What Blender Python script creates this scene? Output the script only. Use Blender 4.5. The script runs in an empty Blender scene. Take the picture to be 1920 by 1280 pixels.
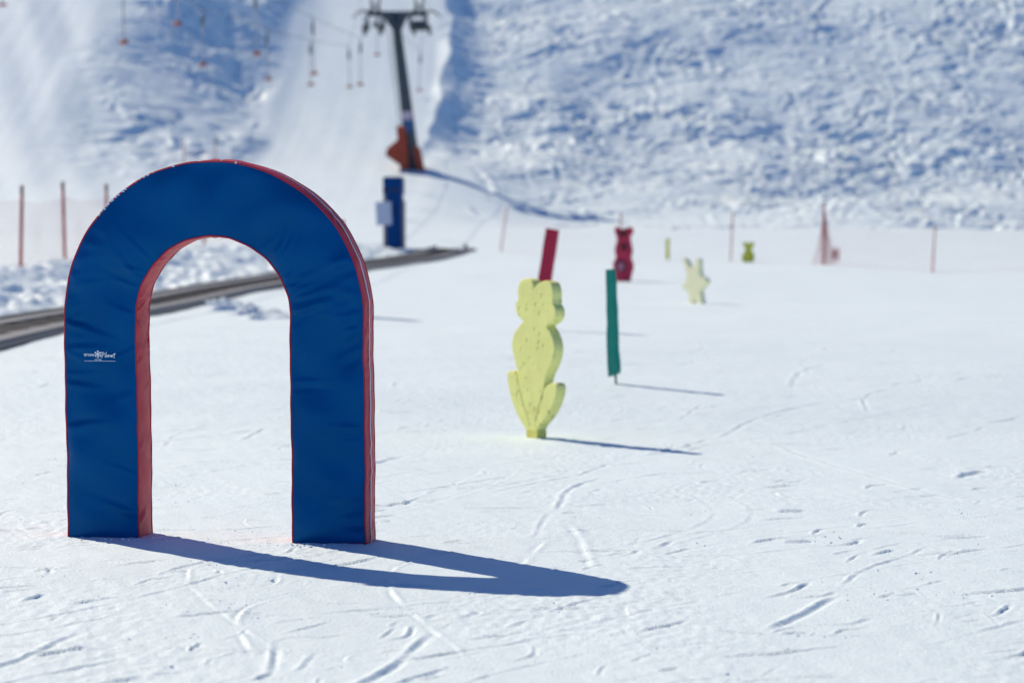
import bpy, bmesh, math, random
import numpy as np
from mathutils import Vector, Matrix

random.seed(7)
rng = np.random.default_rng(7)
scene = bpy.context.scene
col = scene.collection
R = math.radians

# ---------------------------------------------------------------- camera, sky, sun, exposure
SUN_EL, SUN_AZ = 38.3, 41.5          # degrees: height above the horizon; behind the scene, to the left
cam_data = bpy.data.cameras.new('camera')
cam = bpy.data.objects.new('camera', cam_data)
col.objects.link(cam)
scene.camera = cam
cam.location = (0, 0, 1.35)
cam.rotation_euler = (R(90)-math.atan(161/4533), 0, 0)
cam_data.sensor_width = 36
cam_data.lens = 85
cam_data.clip_start = .1
cam_data.clip_end = 3000
cam_data.dof.use_dof = True
cam_data.dof.focus_distance = 11.2
cam_data.dof.aperture_fstop = 2.35

world = bpy.data.worlds.new('World')
scene.world = world
world.use_nodes = True
wn = world.node_tree
wn.nodes.clear()
sky = wn.nodes.new('ShaderNodeTexSky')
sky.sky_type = 'NISHITA'
sky.sun_disc = False
sky.sun_elevation = R(SUN_EL)
sky.sun_rotation = R(360-SUN_AZ)
sky.altitude = 2200
sky.air_density = 0.45
sky.dust_density = 0.0
sky.ozone_density = 8.0
bg = wn.nodes.new('ShaderNodeBackground')
bg.inputs['Strength'].default_value = 0.143
wo = wn.nodes.new('ShaderNodeOutputWorld')
wn.links.new(sky.outputs[0], bg.inputs[0])
wn.links.new(bg.outputs[0], wo.inputs[0])

sun_data = bpy.data.lights.new('sun', 'SUN')
sun_data.energy = 3.62
sun_data.angle = R(.53)
sun_data.color = (1.0, .868, .70)
sun = bpy.data.objects.new('sun', sun_data)
col.objects.link(sun)
travel = Vector((math.sin(R(SUN_AZ))*math.cos(R(SUN_EL)), -math.cos(R(SUN_AZ))*math.cos(R(SUN_EL)), -math.sin(R(SUN_EL))))
sun.rotation_euler = travel.to_track_quat('-Z', 'Y').to_euler()
sun.location = (-30, 60, 50)

vs = scene.view_settings
vs.view_transform = 'Standard'
vs.look = 'None'
vs.exposure = 0.48
vs.gamma = 1.0
vs.use_curve_mapping = False
scene.cycles.use_denoising = True
scene.cycles.max_bounces = 6
scene.cycles.diffuse_bounces = 4

# ---------------------------------------------------------------- helpers
def mesh_obj(name, verts, faces, mat, parent=None, smooth=True):
    me = bpy.data.meshes.new(name)
    me.from_pydata([tuple(map(float, v)) for v in verts], [], faces)
    if smooth:
        me.polygons.foreach_set('use_smooth', [True]*len(me.polygons))
    me.update()
    if mat: me.materials.append(mat)
    o = bpy.data.objects.new(name, me)
    col.objects.link(o)
    o.parent = parent
    return o

def empty(name, loc, rz=0, ry=0, rx=0):
    o = bpy.data.objects.new(name, None)
    o.empty_display_size = .2
    col.objects.link(o)
    o.location = loc
    o.rotation_euler = (rx, ry, rz)
    return o

def tag(o, label, cat, group=None):
    o['label'] = label
    o['category'] = cat
    if group: o['group'] = group
    return o

class MB:
    """collects shapes for one mesh"""
    def __init__(self): self.v, self.f = [], []
    def add(self, verts, faces):
        n = len(self.v)
        self.v += [tuple(map(float, q)) for q in verts]
        self.f += [tuple(i+n for i in q) for q in faces]
        return self
    def box(self, lo, hi, m=None, bev=0.0):
        b = bmesh.new()
        bmesh.ops.create_cube(b, size=1)
        for q in b.verts:
            q.co = Vector([lo[i]+(q.co[i]+.5)*(hi[i]-lo[i]) for i in range(3)])
        if bev:
            bmesh.ops.bevel(b, geom=list(b.edges), offset=bev, segments=2, affect='EDGES', profile=.6)
        if m is not None: bmesh.ops.transform(b, matrix=m, verts=b.verts)
        b.verts.index_update()
        self.add([q.co for q in b.verts], [[q.index for q in f.verts] for f in b.faces])
        b.free()
        return self
    def tube(self, pts, r, n=8, cap=True):
        pts = [Vector(p) for p in pts]
        rs = r if isinstance(r, (list, tuple)) else [r]*len(pts)
        rings = []
        up = None
        for i, p in enumerate(pts):
            t = (pts[min(i+1, len(pts)-1)]-pts[max(i-1, 0)]).normalized()
            if up is None:
                up = Vector((0, 0, 1)) if abs(t.z) < .9 else Vector((1, 0, 0))
            a = t.cross(up).normalized()
            b = a.cross(t).normalized()
            up = b
            rings.append([p+(a*math.cos(k*2*math.pi/n)+b*math.sin(k*2*math.pi/n))*rs[i] for k in range(n)])
        v = [q for rg in rings for q in rg]
        f = [(i*n+k, i*n+(k+1) % n, (i+1)*n+(k+1) % n, (i+1)*n+k) for i in range(len(pts)-1) for k in range(n)]
        if cap:
            f += [tuple(range(n))[::-1], tuple((len(pts)-1)*n+k for k in range(n))]
        return self.add(v, f)
    def build(self, name, mat, parent=None, smooth=False):
        return mesh_obj(name, self.v, self.f, mat, parent, smooth)

def fix_normals(o):
    b = bmesh.new(); b.from_mesh(o.data)
    bmesh.ops.recalc_face_normals(b, faces=b.faces)
    b.to_mesh(o.data); b.free()
    return o

# ---------------------------------------------------------------- materials
def material(name, rgb, rough=.6, spec=.5, vary=0.0, vscale=8.0, bump=None, metal=0.0, sheen=0.0, sss=None, trans=None):
    """principled material; vary = strength of a soft colour mottling, bump = list of (kind, scale, strength, distance)"""
    m = bpy.data.materials.new(name)
    m.use_nodes = True
    nt = m.node_tree
    p = nt.nodes['Principled BSDF']
    p.inputs['Roughness'].default_value = rough
    p.inputs['Specular IOR Level'].default_value = spec
    p.inputs['Metallic'].default_value = metal
    p.inputs['Base Color'].default_value = (*rgb, 1)
    tc = nt.nodes.new('ShaderNodeTexCoord')
    if vary:
        nz = nt.nodes.new('ShaderNodeTexNoise')
        nz.inputs['Scale'].default_value = vscale
        nz.inputs['Detail'].default_value = 5
        rp = nt.nodes.new('ShaderNodeMapRange')
        rp.inputs['From Min'].default_value = .3; rp.inputs['From Max'].default_value = .7
        rp.inputs['To Min'].default_value = 1-vary; rp.inputs['To Max'].default_value = 1+vary*.6
        mx = nt.nodes.new('ShaderNodeVectorMath'); mx.operation = 'SCALE'
        mx.inputs[0].default_value = rgb
        nt.links.new(tc.outputs['Object'], nz.inputs['Vector'])
        nt.links.new(nz.outputs['Fac'], rp.inputs['Value'])
        nt.links.new(rp.outputs[0], mx.inputs['Scale'])
        nt.links.new(mx.outputs[0], p.inputs['Base Color'])
    last = None
    for kind, sc, st, di in (bump or []):
        if kind == 'noise':
            t = nt.nodes.new('ShaderNodeTexNoise'); t.inputs['Scale'].default_value = sc; t.inputs['Detail'].default_value = 4
            out = t.outputs['Fac']
        elif kind == 'pits':
            t = nt.nodes.new('ShaderNodeTexVoronoi'); t.inputs['Scale'].default_value = sc
            mr = nt.nodes.new('ShaderNodeMapRange')
            mr.inputs['From Min'].default_value = .10; mr.inputs['From Max'].default_value = .26
            nt.links.new(t.outputs['Distance'], mr.inputs['Value'])
            out = mr.outputs[0]
        else:
            t = nt.nodes.new('ShaderNodeTexBrick'); t.inputs['Scale'].default_value = sc
            t.inputs['Mortar Size'].default_value = .12; t.inputs['Mortar Smooth'].default_value = 1
            out = t.outputs['Fac']
        nt.links.new(tc.outputs['Object'], t.inputs['Vector'])
        b = nt.nodes.new('ShaderNodeBump')
        b.inputs['Strength'].default_value = st; b.inputs['Distance'].default_value = di
        nt.links.new(out, b.inputs['Height'])
        if last: nt.links.new(last, b.inputs['Normal'])
        last = b.outputs['Normal']
    if last: nt.links.new(last, p.inputs['Normal'])
    if sss:
        p.inputs['Subsurface Weight'].default_value = sss[0]
        p.inputs['Subsurface Radius'].default_value = sss[1]
        p.inputs['Subsurface Scale'].default_value = sss[2]
    if trans:
        p.inputs['Transmission Weight'].default_value = trans
    return m

def snow_material(name, fine=True):
    m = bpy.data.materials.new(name)
    m.use_nodes = True
    nt = m.node_tree
    p = nt.nodes['Principled BSDF']
    p.inputs['Roughness'].default_value = .55
    p.inputs['Specular IOR Level'].default_value = .25
    tc = nt.nodes.new('ShaderNodeTexCoord')
    nz = nt.nodes.new('ShaderNodeTexNoise'); nz.inputs['Scale'].default_value = .9; nz.inputs['Detail'].default_value = 6
    nt.links.new(tc.outputs['Object'], nz.inputs['Vector'])
    rp = nt.nodes.new('ShaderNodeValToRGB')
    rp.color_ramp.elements[0].position = .3; rp.color_ramp.elements[0].color = (.725, .848, .872, 1)
    rp.color_ramp.elements[1].position = .7; rp.color_ramp.elements[1].color = (.755, .88, .905, 1)
    nt.links.new(nz.outputs['Fac'], rp.inputs[0])
    nt.links.new(rp.outputs[0], p.inputs['Base Color'])
    last = None
    for sc, st, di in ((210, .5, .004), (60, .40, .010), (19, .16, .02)):
        t = nt.nodes.new('ShaderNodeTexNoise'); t.inputs['Scale'].default_value = sc; t.inputs['Detail'].default_value = 3
        nt.links.new(tc.outputs['Object'], t.inputs['Vector'])
        b = nt.nodes.new('ShaderNodeBump'); b.inputs['Strength'].default_value = st; b.inputs['Distance'].default_value = di
        nt.links.new(t.outputs['Fac'], b.inputs['Height'])
        if last: nt.links.new(last, b.inputs['Normal'])
        last = b.outputs['Normal']
    nt.links.new(last, p.inputs['Normal'])
    return m

M_snow = snow_material('snow')
M_blue = material('blue vinyl', (.0, .062, .205), .34, .55, .10, 5, [('brick', 90, .06, .001), ('noise', 14, .10, .01)])
M_blue.node_tree.nodes['Principled BSDF'].inputs['Specular Tint'].default_value = (.05, .45, 1, 1)
M_red = material('dark red vinyl', (.48, .028, .050), .45, .22, .12, 9, [('brick', 120, .25, .001), ('noise', 25, .2, .006)])
M_white = material('white print', (.80, .82, .85), .5)
M_zip = material('zipper tape', (.75, .70, .72), .5)
M_foam = material('pale yellow foam', (.82, .82, .28), .8, .2, .08, 6, [('pits', 14, .9, .02), ('noise', 60, .25, .004)])
M_foam_dark = material('yellow foam stub', (.66, .63, .16), .8, .2, .2, 20, [('noise', 40, .3, .005)])
M_cream = material('cream foam', (.86, .84, .52), .8, .2, .06, 8)
M_olive = material('yellow green foam', (.55, .55, .07), .8, .2, .08, 8)
M_teal = material('teal green vinyl', (.0, .25, .165), .45, .4, .08, 10, [('noise', 20, .15, .006)])
M_crimson = material('crimson foam', (.46, .012, .045), .6, .4, .08, 10)
M_bear = material('red foam figure', (.54, .035, .075), .7, .3, .15, 6)
M_bear_dark = material('dull maroon print', (.14, .022, .035), .7, .3, .15, 9)
M_spot = material('faded pink print', (.42, .16, .22), .7, .3, .1, 9)
M_black = material('black rubber', (.015, .015, .016), .7, .3)
M_belt = material('grey rubber belt', (.035, .037, .040), .7, .3, .2, 3)
M_board = material('grey plastic walkway', (.20, .21, .215), .6, .3, .15, 2)
M_frame = material('dark steel frame', (.045, .05, .045), .5, .5, .15, 4)
M_cab = material('blue painted cabinet', (.0, .05, .19), .5, .12, .06, 3)
M_cabdark = material('dark blue hood', (.003, .018, .055), .4, .5)
M_grey = material('grey post', (.16, .155, .18), .6)
M_panel = material('pale grey panel', (.50, .53, .62), .5)
M_pole = material('orange red fence pole', (.50, .035, .045), .5, .4, .1, 6)
M_pole_top = material('dark pole cap', (.13, .05, .04), .6)
M_net = material('orange red net', (.50, .07, .09), .6)
M_steel = material('dark galvanised steel', (.055, .065, .068), .55, .5, .15, 3)
M_pad = material('orange pylon padding', (.36, .05, .016), .6, .4, .15, 2)
M_sign = material('blue pylon plate', (.02, .08, .20), .5)
M_sign2 = material('pale pylon plate', (.55, .42, .45), .5)
M_cable = material('steel rope', (.12, .13, .14), .5)
M_spring = material('dark grey spring box', (.13, .15, .17), .5)
M_cord = material('pale hanger tube', (.42, .40, .41), .5)
M_tbar = material('orange bar end', (.34, .075, .05), .5)

# ---------------------------------------------------------------- terrain
def _hash(ix, iy, seed):
    h = (ix.astype(np.int64)*374761393 + iy.astype(np.int64)*668265263 + seed*1442695041) & 0xffffffff
    h = ((h ^ (h >> 13))*1274126177) & 0xffffffff
    h = h ^ (h >> 16)
    return h.astype(np.float64)/4294967295.0

def noise(x, y, seed=0):
    """smooth gradient noise, about -1..1"""
    xi = np.floor(x); yi = np.floor(y)
    fx = x-xi; fy = y-yi
    def g(ox, oy):
        a = _hash(xi+ox, yi+oy, seed)*6.2831853
        return np.cos(a)*(fx-ox) + np.sin(a)*(fy-oy)
    sx = fx*fx*fx*(fx*(fx*6-15)+10); sy = fy*fy*fy*(fy*(fy*6-15)+10)
    a = g(0, 0); a = a + (g(1, 0)-a)*sx
    b = g(0, 1); b = b + (g(1, 1)-b)*sx
    return (a + (b-a)*sy)*1.5

def sstep(a, b, v):
    t = np.clip((v-a)/(b-a), 0, 1)
    return t*t*(3-2*t)

PROF_Y = np.array([-80, -20, 0, 7, 11.4, 15, 19, 23, 31, 42, 54, 58, 70, 76, 84, 92, 102, 111, 121, 141, 170, 220, 320, 720.])
PROF_Z = np.array([-1.2, -.25, -.03, 0, 0, -.03, -.06, .12, .37, .52, .80, .93, 1.22, 1.50, 1.95, 2.65, 3.90, 5.40, 7.95, 15.2, 27, 46, 80, 190.])
def _pchip(xs, ys):
    h = np.diff(xs); d = np.diff(ys)/h
    m = np.zeros(len(xs)); m[0] = d[0]; m[-1] = d[-1]
    for i in range(1, len(xs)-1):
        m[i] = 0 if d[i-1]*d[i] <= 0 else 2*d[i-1]*d[i]/(d[i-1]+d[i])
    def f(v):
        v = np.asarray(v, float)
        i = np.clip(np.searchsorted(xs, v)-1, 0, len(xs)-2)
        t = (v-xs[i])/h[i]
        return ((1+2*t)*(1-t)**2*ys[i] + t*(1-t)**2*h[i]*m[i] + t*t*(3-2*t)*ys[i+1] + t*t*(t-1)*h[i]*m[i+1])
    return f
prof = _pchip(PROF_Y, PROF_Z)

CARPET_Y = np.array([16., 27, 36, 46, 54, 64, 76])
CARPET_X = np.array([-7.45, -6.50, -6.10, -5.75, -4.90, -3.60, -1.80])
def carpet_x(y):
    return np.interp(y, CARPET_Y, CARPET_X)

def macro(x, y):
    """shape of the ground without the small roughness"""
    x = np.asarray(x, float); y = np.asarray(y, float)
    z = prof(y)
    z = z - .010*(x+1.4)*(1-sstep(16, 30, y))                  # slight cross fall round the arch
    bank = sstep(0, 3.2, carpet_x(y)-1.1-x)*sstep(14, 24, y)*(1-sstep(70, 84, y))
    z = z + .55*bank
    wv = .8*noise(x*0+3.3, y*.13, 61)+.18*noise(x*.3+8.1, y*.4, 62)
    lt = np.clip((x+3.9-wv)/(2.6+.3*wv), 0, 1)
    lane_r = lt*(2-lt)*sstep(111.5, 119, y)   # groomed lane stands above the open slope
    z = z - 1.2*lane_r*(1-.8*sstep(8, 40, x))
    z = z - .95*sstep(-4.0, 3.0, x)*sstep(86, 101, y)*(1-sstep(112, 118, y))
    z = z - .11*np.clip(x-2, 0, 40)*sstep(100, 125, y)
    lane_l = sstep(10.5, 22, -x)*sstep(88, 120, y)
    z = z + 4.0*lane_l*sstep(88, 135, y)
    z = z + .012*np.maximum(np.abs(x)-60, 0)**1.2
    return z

def rough_mask(x, y):
    w = noise(x*.11+3, y*.11, 5)*2.0
    right = sstep(-4.3, -3.0, x+.25*w)*sstep(0, 9, y+1.6*w-(109-1.05*np.clip(x, 0, 18)))
    left = .9*sstep(-21.5, -18, x+w)*(1-sstep(-13.6, -11.8, x+.6*w))*sstep(100, 118, y+w*2+.9*(x+18))
    low = .35*sstep(-3.6, -1.5, x)*(1-sstep(6, 10, x))*sstep(105, 108, y+.4*x)
    return np.maximum(np.maximum(right, left), low)

def rough(x, y):
    a = noise(x*.30, y*.30, 11)
    cl = np.clip(.95+.85*noise(x*.085, y*.10, 12)+.4*a, .2, 1.6)
    wx = x+.9*noise(x*.4, y*.5, 13); wy = y+.8*noise(x*.4+9, y*.5, 14)
    n1 = noise(wx*.26, wy*.42, 15)
    n2 = 1-2*np.abs(noise(wx*.60+4, wy*1.3, 16))
    n3 = noise(wx*1.9, wy*3.0, 17)
    n4 = 1-2*np.abs(noise((wx*.45+wy)*1.5, (wx-wy*.45)*.26, 18))
    n5 = 1-2*np.abs(noise((wy-wx*.38)*1.7, (wx+wy*.38)*.22, 19))
    n6 = 1-2*np.abs(noise((wx-wy*.9)*1.3, (wy+wx*.6)*.24, 20))
    n0 = noise(x*.115+5, y*.10, 24)
    return .55*n0 + cl*(.15*n1+.088*n2+.052*n3+.096*n4+.088*n5+.066*n6)

def detail(x, y):
    m = rough_mask(x, y)
    z = np.where(m > .001, m*rough(x, y), 0.)
    # ploughed lumps beside the conveyor
    c = carpet_x(y)
    pb = sstep(.75, 1.3, c-x)*(1-sstep(3.0, 4.6, c-x))*sstep(14, 22, y)*(1-sstep(68, 80, y))
    lump = .16*noise(x*1.1, y*.9, 21)+.12*np.abs(noise(x*2.2, y*2.0, 22))+.05*noise(x*4.5, y*4.5, 23)
    z = z + pb*(lump+.06)
    # very gentle swells of the groomed ground
    z = z + .018*noise(x*.35, y*.25, 31)*sstep(3, 9, y) + .006*noise(x*1.3, y*1.0, 32)
    # groomer streaks down the fall line of the hill
    g = sstep(90, 104, y)*(1-m)
    z = z + g*((.03+.05*sstep(13, 17, -x))*noise(x*.55+.16*y, y*.035, 33)+.009*noise(x*1.7, y*.06, 34))
    return z

def ground(x, y):
    return float(macro(x, y)+detail(np.array([float(x)]), np.array([float(y)]))[0])
# ---------------------------------------------------------------- end terrain

# ---------------------------------------------------------------- the snow sheet
def build_ground():
    # rows run away from the viewpoint, close together where small marks show, wide apart far off
    def geo(a, b, k):
        n = int(math.log(b/a)/k); return list(a*np.exp(np.linspace(0, math.log(b/a), n, endpoint=False)))
    ys = list(np.linspace(-80, 6.4, 40, endpoint=False)) + geo(6.4, 30, .0022) + geo(30, 80, .0032) + geo(80, 172, .0018) + geo(172, 720, .03) + [720.]
    ys = np.array(ys)
    us = np.arange(-.24, .2401, .00072)
    side = np.concatenate([.24+.004*np.arange(1, 30), .36+np.geomspace(.02, 2.4, 24)])
    us = np.concatenate([-side[::-1], us, side])
    w = np.where(ys > 10, ys, 6.0+.4*(np.clip(ys, 0, 10)))
    X = us[None, :]*w[:, None]
    Y = np.repeat(ys[:, None], len(us), 1)
    Z = macro(X, Y)+detail(X, Y)
    near = sstep(6, 7, Y)*(1-sstep(26, 45, Y))
    # hard crust of the groomed snow
    Z += near*(.0025*noise(X*9+.35*Y*9, Y*4.5, 41)+.0022*noise(X*22+7, Y*14, 42)*np.clip(noise(X*1.1, Y*.6, 43)+.25, 0, 1)*2)
    Z += near*.0035*np.clip(noise(X*3.2+Y*1.4, Y*1.1, 45), 0, 1)

    def mark(pts, width, amp, seed=0, breakup=.5, fade=.25):
        """a scratch, ridge or ski edge line: high on its left side, low on its right"""
        P = np.array(pts, float)
        if len(P) > 2:                                   # smooth through the points
            q = []
            E = np.vstack([2*P[0]-P[1], P, 2*P[-1]-P[-2]])
            for i in range(1, len(E)-2):
                for t in np.linspace(0, 1, 6, endpoint=False):
                    q.append(.5*((2*E[i])+(-E[i-1]+E[i+1])*t+(2*E[i-1]-5*E[i]+4*E[i+1]-E[i+2])*t*t+(-E[i-1]+3*E[i]-3*E[i+1]+E[i+2])*t**3))
            q.append(P[-1]); P = np.array(q)
        mg = width*4
        r0, r1 = np.searchsorted(ys, [P[:, 1].min()-mg, P[:, 1].max()+mg])
        if r1 <= r0: return
        xa, xb = P[:, 0].min()-mg, P[:, 0].max()+mg
        wmin, wmax = w[r0:r1].min(), w[r0:r1].max()
        c0 = np.searchsorted(us, min(xa/wmin, xa/wmax)); c1 = np.searchsorted(us, max(xb/wmin, xb/wmax))
        if c1 <= c0: return
        x = X[r0:r1, c0:c1]; y = Y[r0:r1, c0:c1]
        x = x + .25*width*noise(x*14, y*9, 50+seed) + .5*width*noise(x*4, y*3, 51+seed)
        best = np.full(x.shape, 1e9); sg = np.zeros(x.shape); al = np.zeros(x.shape)
        L = np.concatenate([[0], np.cumsum(np.hypot(*np.diff(P, axis=0).T))])
        for i in range(len(P)-1):
            d = P[i+1]-P[i]; ln = np.hypot(*d)+1e-9; d = d/ln
            t = np.clip((x-P[i, 0])*d[0]+(y-P[i, 1])*d[1], 0, ln)
            ex = x-P[i, 0]-d[0]*t; ey = y-P[i, 1]-d[1]*t
            ds = np.hypot(ex, ey); k = ds < best
            best = np.where(k, ds, best); sg = np.where(k, np.sign(d[1]*ex-d[0]*ey)*ds, sg); al = np.where(k, (L[i]+t)/L[-1], al)
        a = sstep(0, fade, al)*(1-sstep(1-fade, 1, al))
        a = a*np.clip(1+breakup*2.2*noise(al*L[-1]*3.0+seed*3.1, al*0+seed, 52)-.2*breakup, 0, 1.4)
        Z[r0:r1, c0:c1] += amp*a*(-(sg/width))*np.exp(-.5*(best/width)**2)

    # the marks one can pick out in the foreground
    M = [
     ([(-2.0, 7.3), (-1.68, 7.9), (-1.58, 8.44), (-1.52, 8.7)], .020, .026, .4),
     ([(-1.75, 7.3), (-1.52, 7.75), (-1.28, 8.1)], .018, .020, .6),
     ([(-1.5, 7.35), (-1.25, 7.7), (-1.0, 7.9)], .018, .018, .6),
     ([(-1.73, 9.18), (-1.54, 9.16), (-1.45, 9.11)], .014, .016, .4),
     ([(-1.40, 9.10), (-1.25, 9.08), (-1.16, 9.04)], .014, .018, .4),
     ([(-2.2, 8.2), (-1.8, 8.85), (-1.5, 9.35), (-1.22, 10.1), (-1.02, 10.6)], .014, .014, .7),
     ([(-1.95, 8.3), (-1.6, 8.8), (-1.43, 9.1)], .014, .012, .7),
     ([(-2.5, 9.4), (-2.0, 10.0), (-1.68, 10.45), (-1.35, 10.8)], .012, .012, .8),
     ([(-.97, 7.64), (-.82, 7.72), (-.80, 8.05), (-.83, 8.5), (-.66, 8.58), (-.52, 8.75)], .018, .020, .6),
     ([(-.72, 7.85), (-.69, 8.0), (-.68, 8.25)], .016, .014, .4),
     ([(-.60, 7.4), (-.48, 7.68), (-.385, 8.05), (-.34, 8.4), (-.28, 8.78)], .022, .032, .45),
     ([(-.50, 7.4), (-.37, 7.66), (-.18, 8.02)], .016, .020, .4),
     ([(-.30, 7.35), (-.02, 7.9), (.36, 8.4), (.60, 8.65)], .014, .009, .7),
     ([(-.22, 9.05), (-.16, 9.1), (-.13, 9.22)], .020, .018, .3),
     ([(.92, 8.75), (1.02, 9.0), (1.14, 9.28), (1.32, 9.72)], .024, .034, .15),
     ([(1.34, 9.85), (1.40, 10.1), (1.54, 10.55), (1.82, 11.1), (2.02, 11.6)], .015, .018, .5),
     ([(1.0, 8.95), (1.25, 9.1), (1.55, 9.25), (1.8, 9.35)], .012, .010, .5),
     ([(1.42, 13.05), (1.50, 13.08), (1.60, 13.1)], .045, .050, .1),
     ([(1.28, 11.58), (1.35, 11.6), (1.46, 11.66)], .034, .040, .2),
     ([(2.84, 15.5), (2.99, 15.85), (3.17, 16.15)], .04, .055, .1),
     ([(1.98, 19.0), (2.02, 18.3), (2.11, 17.04), (2.33, 15.26), (2.5, 14.2), (2.8, 13.0)], .035, -.018, .2),
     ([(2.85, 13.2), (2.7, 12.2), (2.4, 11.9)], .03, -.010, .4),
     ([(-2.9, 17.7), (-2.4, 18.6), (-1.79, 19.7), (-1.4, 20.2)], .03, .020, .4),
     ([(-2.06, 18.1), (-2.03, 18.6), (-2.0, 19.6)], .025, .026, .4),
     ([(.22, 12.9), (.26, 13.4), (.33, 14.2), (.46, 14.85), (.62, 15.4)], .022, .026, .5),
     ([(.10, 11.6), (.14, 12.2), (.2, 13.0)], .02, .012, .5),
     ([(.36, 10.4), (.34, 11.1), (.33, 11.8), (.28, 12.4)], .030, -.016, .4),
     ([(.02, 10.4), (.1, 11.1), (.18, 11.7)], .024, -.012, .5),
     ([(1.05, 17.5), (1.2, 17.9), (1.38, 18.4)], .03, .030, .4),
     ([(-.75, 13.6), (-.3, 14.6), (.05, 15.4)], .02, .018, .4),
     ([(-1.05, 15.8), (-.92, 16.2), (-.75, 17.0)], .03, .03, .4),
     ([(.9, 20.0), (1.8, 21.0), (2.9, 21.6)], .035, .016, .7),
     ([(1.5, 18.6), (2.1, 20.6), (3.0, 21.8), (4.3, 22.4)], .035, .022, .7),
     ([(2.6, 22.6), (2.9, 24.5), (3.5, 26.2)], .04, .022, .6),
     ([(-.6, 13.0), (-1.2, 12.2), (-1.6, 11.8)], .014, .010, .6),
     ([(.5, 14.6), (.85, 15.4), (1.35, 16.3)], .02, .014, .6),
     ([(.62, 15.0), (1.0, 15.35), (1.35, 15.9)], .02, .010, .6),
     # clods added next to the conveyor, shaped to hint at a soft shadow
     ([(-5.3, 41.2), (-4.9, 41.7), (-4.5, 41.9)], .10, .16, .3),
     ([(-4.9, 38.6), (-4.4, 39.2), (-3.9, 39.5)], .10, .17, .3),
     ([(-4.4, 36.6), (-3.9, 37.0), (-3.4, 37.2)], .09, .15, .3),
     ([(-3.9, 35.0), (-3.5, 35.3), (-3.1, 35.5)], .08, .12, .3),
    ]
    for i, (p, wd, am, br) in enumerate(M):
        mark(p, wd*(.62 if wd < .06 else 1), am*(.36 if wd < .06 else 1), i, br)
    # chance scratches of ski edges, most of them running up the slope to the right
    rr = np.random.default_rng(3)
    for i in range(640):
        y0 = 7.2*math.exp(rr.uniform(0, 1.35)); x0 = rr.uniform(-.235, .235)*y0
        ln = rr.uniform(.09, .36)*(1+(y0-7)*.10)
        if rr.random() < .12: ln *= 3
        an = R(rr.normal(52, 22)) if rr.random() < .8 else R(rr.uniform(-30, 10))
        dx, dy = math.cos(an)*ln, math.sin(an)*ln
        bx, by = rr.normal(0, .08*ln, 2)
        wd = rr.uniform(.0045, .008)*(1+(y0-7)*.06)
        wd = max(wd, abs(math.cos(an))*.0022*y0*.62)
        am = min(wd, .009)*rr.uniform(.4, 1.25)*(1 if rr.random() < .82 else -.7)
        mark([(x0, y0), (x0+dx*.5+bx, y0+dy*.5+by), (x0+dx, y0+dy)], wd, am, 60+i, .8)
    for i in range(26):                                    # old long faint ski lines
        y0 = 7.2*math.exp(rr.uniform(0, 1.6)); x0 = rr.uniform(-.24, .2)*y0
        ln = rr.uniform(1.5, 5)*(1+(y0-7)*.06); an = R(rr.normal(58, 16)); cv = rr.normal(0, .12)*ln
        dx, dy = math.cos(an)*ln, math.sin(an)*ln
        wd = .010*(1+(y0-7)*.05)
        mark([(x0, y0), (x0+dx*.5+cv, y0+dy*.5-cv*.6), (x0+dx, y0+dy)], wd, wd*rr.uniform(.25, .6)*rr.choice([1, 1, -1]), 600+i, .9)
    for i in range(11):                                    # pairs of parallel ski lines
        y0 = rr.uniform(6.8, 15); x0 = rr.uniform(-.2, .24)*y0
        ln = rr.uniform(5, 14); an = R(rr.normal(70, 25)); cv = rr.normal(0, .14)*ln
        dx, dy = math.cos(an)*ln, math.sin(an)*ln
        sep = rr.uniform(.14, .3)
        for k in (0, 1):
            mark([(x0+k*sep, y0), (x0+dx*.35+cv*.8+k*sep, y0+dy*.35), (x0+dx*.7+cv*.6+k*sep*1.1, y0+dy*.7), (x0+dx+k*sep, y0+dy)], .009+.0006*y0, (.0010+.00013*y0)*(1 if i % 3 else -1), 700+i*2+k, .55)
    # ski lines in the chopped open slope
    for i in range(400):
        y0 = rr.uniform(92, 165); x0 = rr.uniform(-2, .23*y0)
        ln = rr.uniform(2, 11); an = R(rr.normal(0, 28)+75*(rr.random() < .25)); cv = rr.normal(0, .10)*ln
        dx, dy = math.cos(an)*ln, math.sin(an)*ln
        mark([(x0, y0), (x0+dx*.5+cv, y0+dy*.5), (x0+dx, y0+dy)], rr.uniform(.09, .16), rr.uniform(.04, .12)*rr.choice([1, -1]), 900+i, .5)

    nr, nc = X.shape
    co = np.stack([X, Y, Z], -1).reshape(-1, 3).astype(np.float32)
    idx = np.arange(nr*nc, dtype=np.int32).reshape(nr, nc)
    q = np.stack([idx[:-1, :-1], idx[:-1, 1:], idx[1:, 1:], idx[1:, :-1]], -1).reshape(-1, 4)
    me = bpy.data.meshes.new('snow_ground')
    me.vertices.add(len(co)); me.vertices.foreach_set('co', co.ravel())
    me.loops.add(q.size); me.loops.foreach_set('vertex_index', q.ravel())
    me.polygons.add(len(q))
    me.polygons.foreach_set('loop_start', np.arange(0, q.size, 4, dtype=np.int32))
    me.polygons.foreach_set('use_smooth', np.ones(len(q), bool))
    me.update(calc_edges=True)
    me.materials.append(M_snow)
    o = bpy.data.objects.new('snow_ground', me)
    col.objects.link(o)
    o['kind'] = 'structure'
    return o
build_ground()

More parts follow.
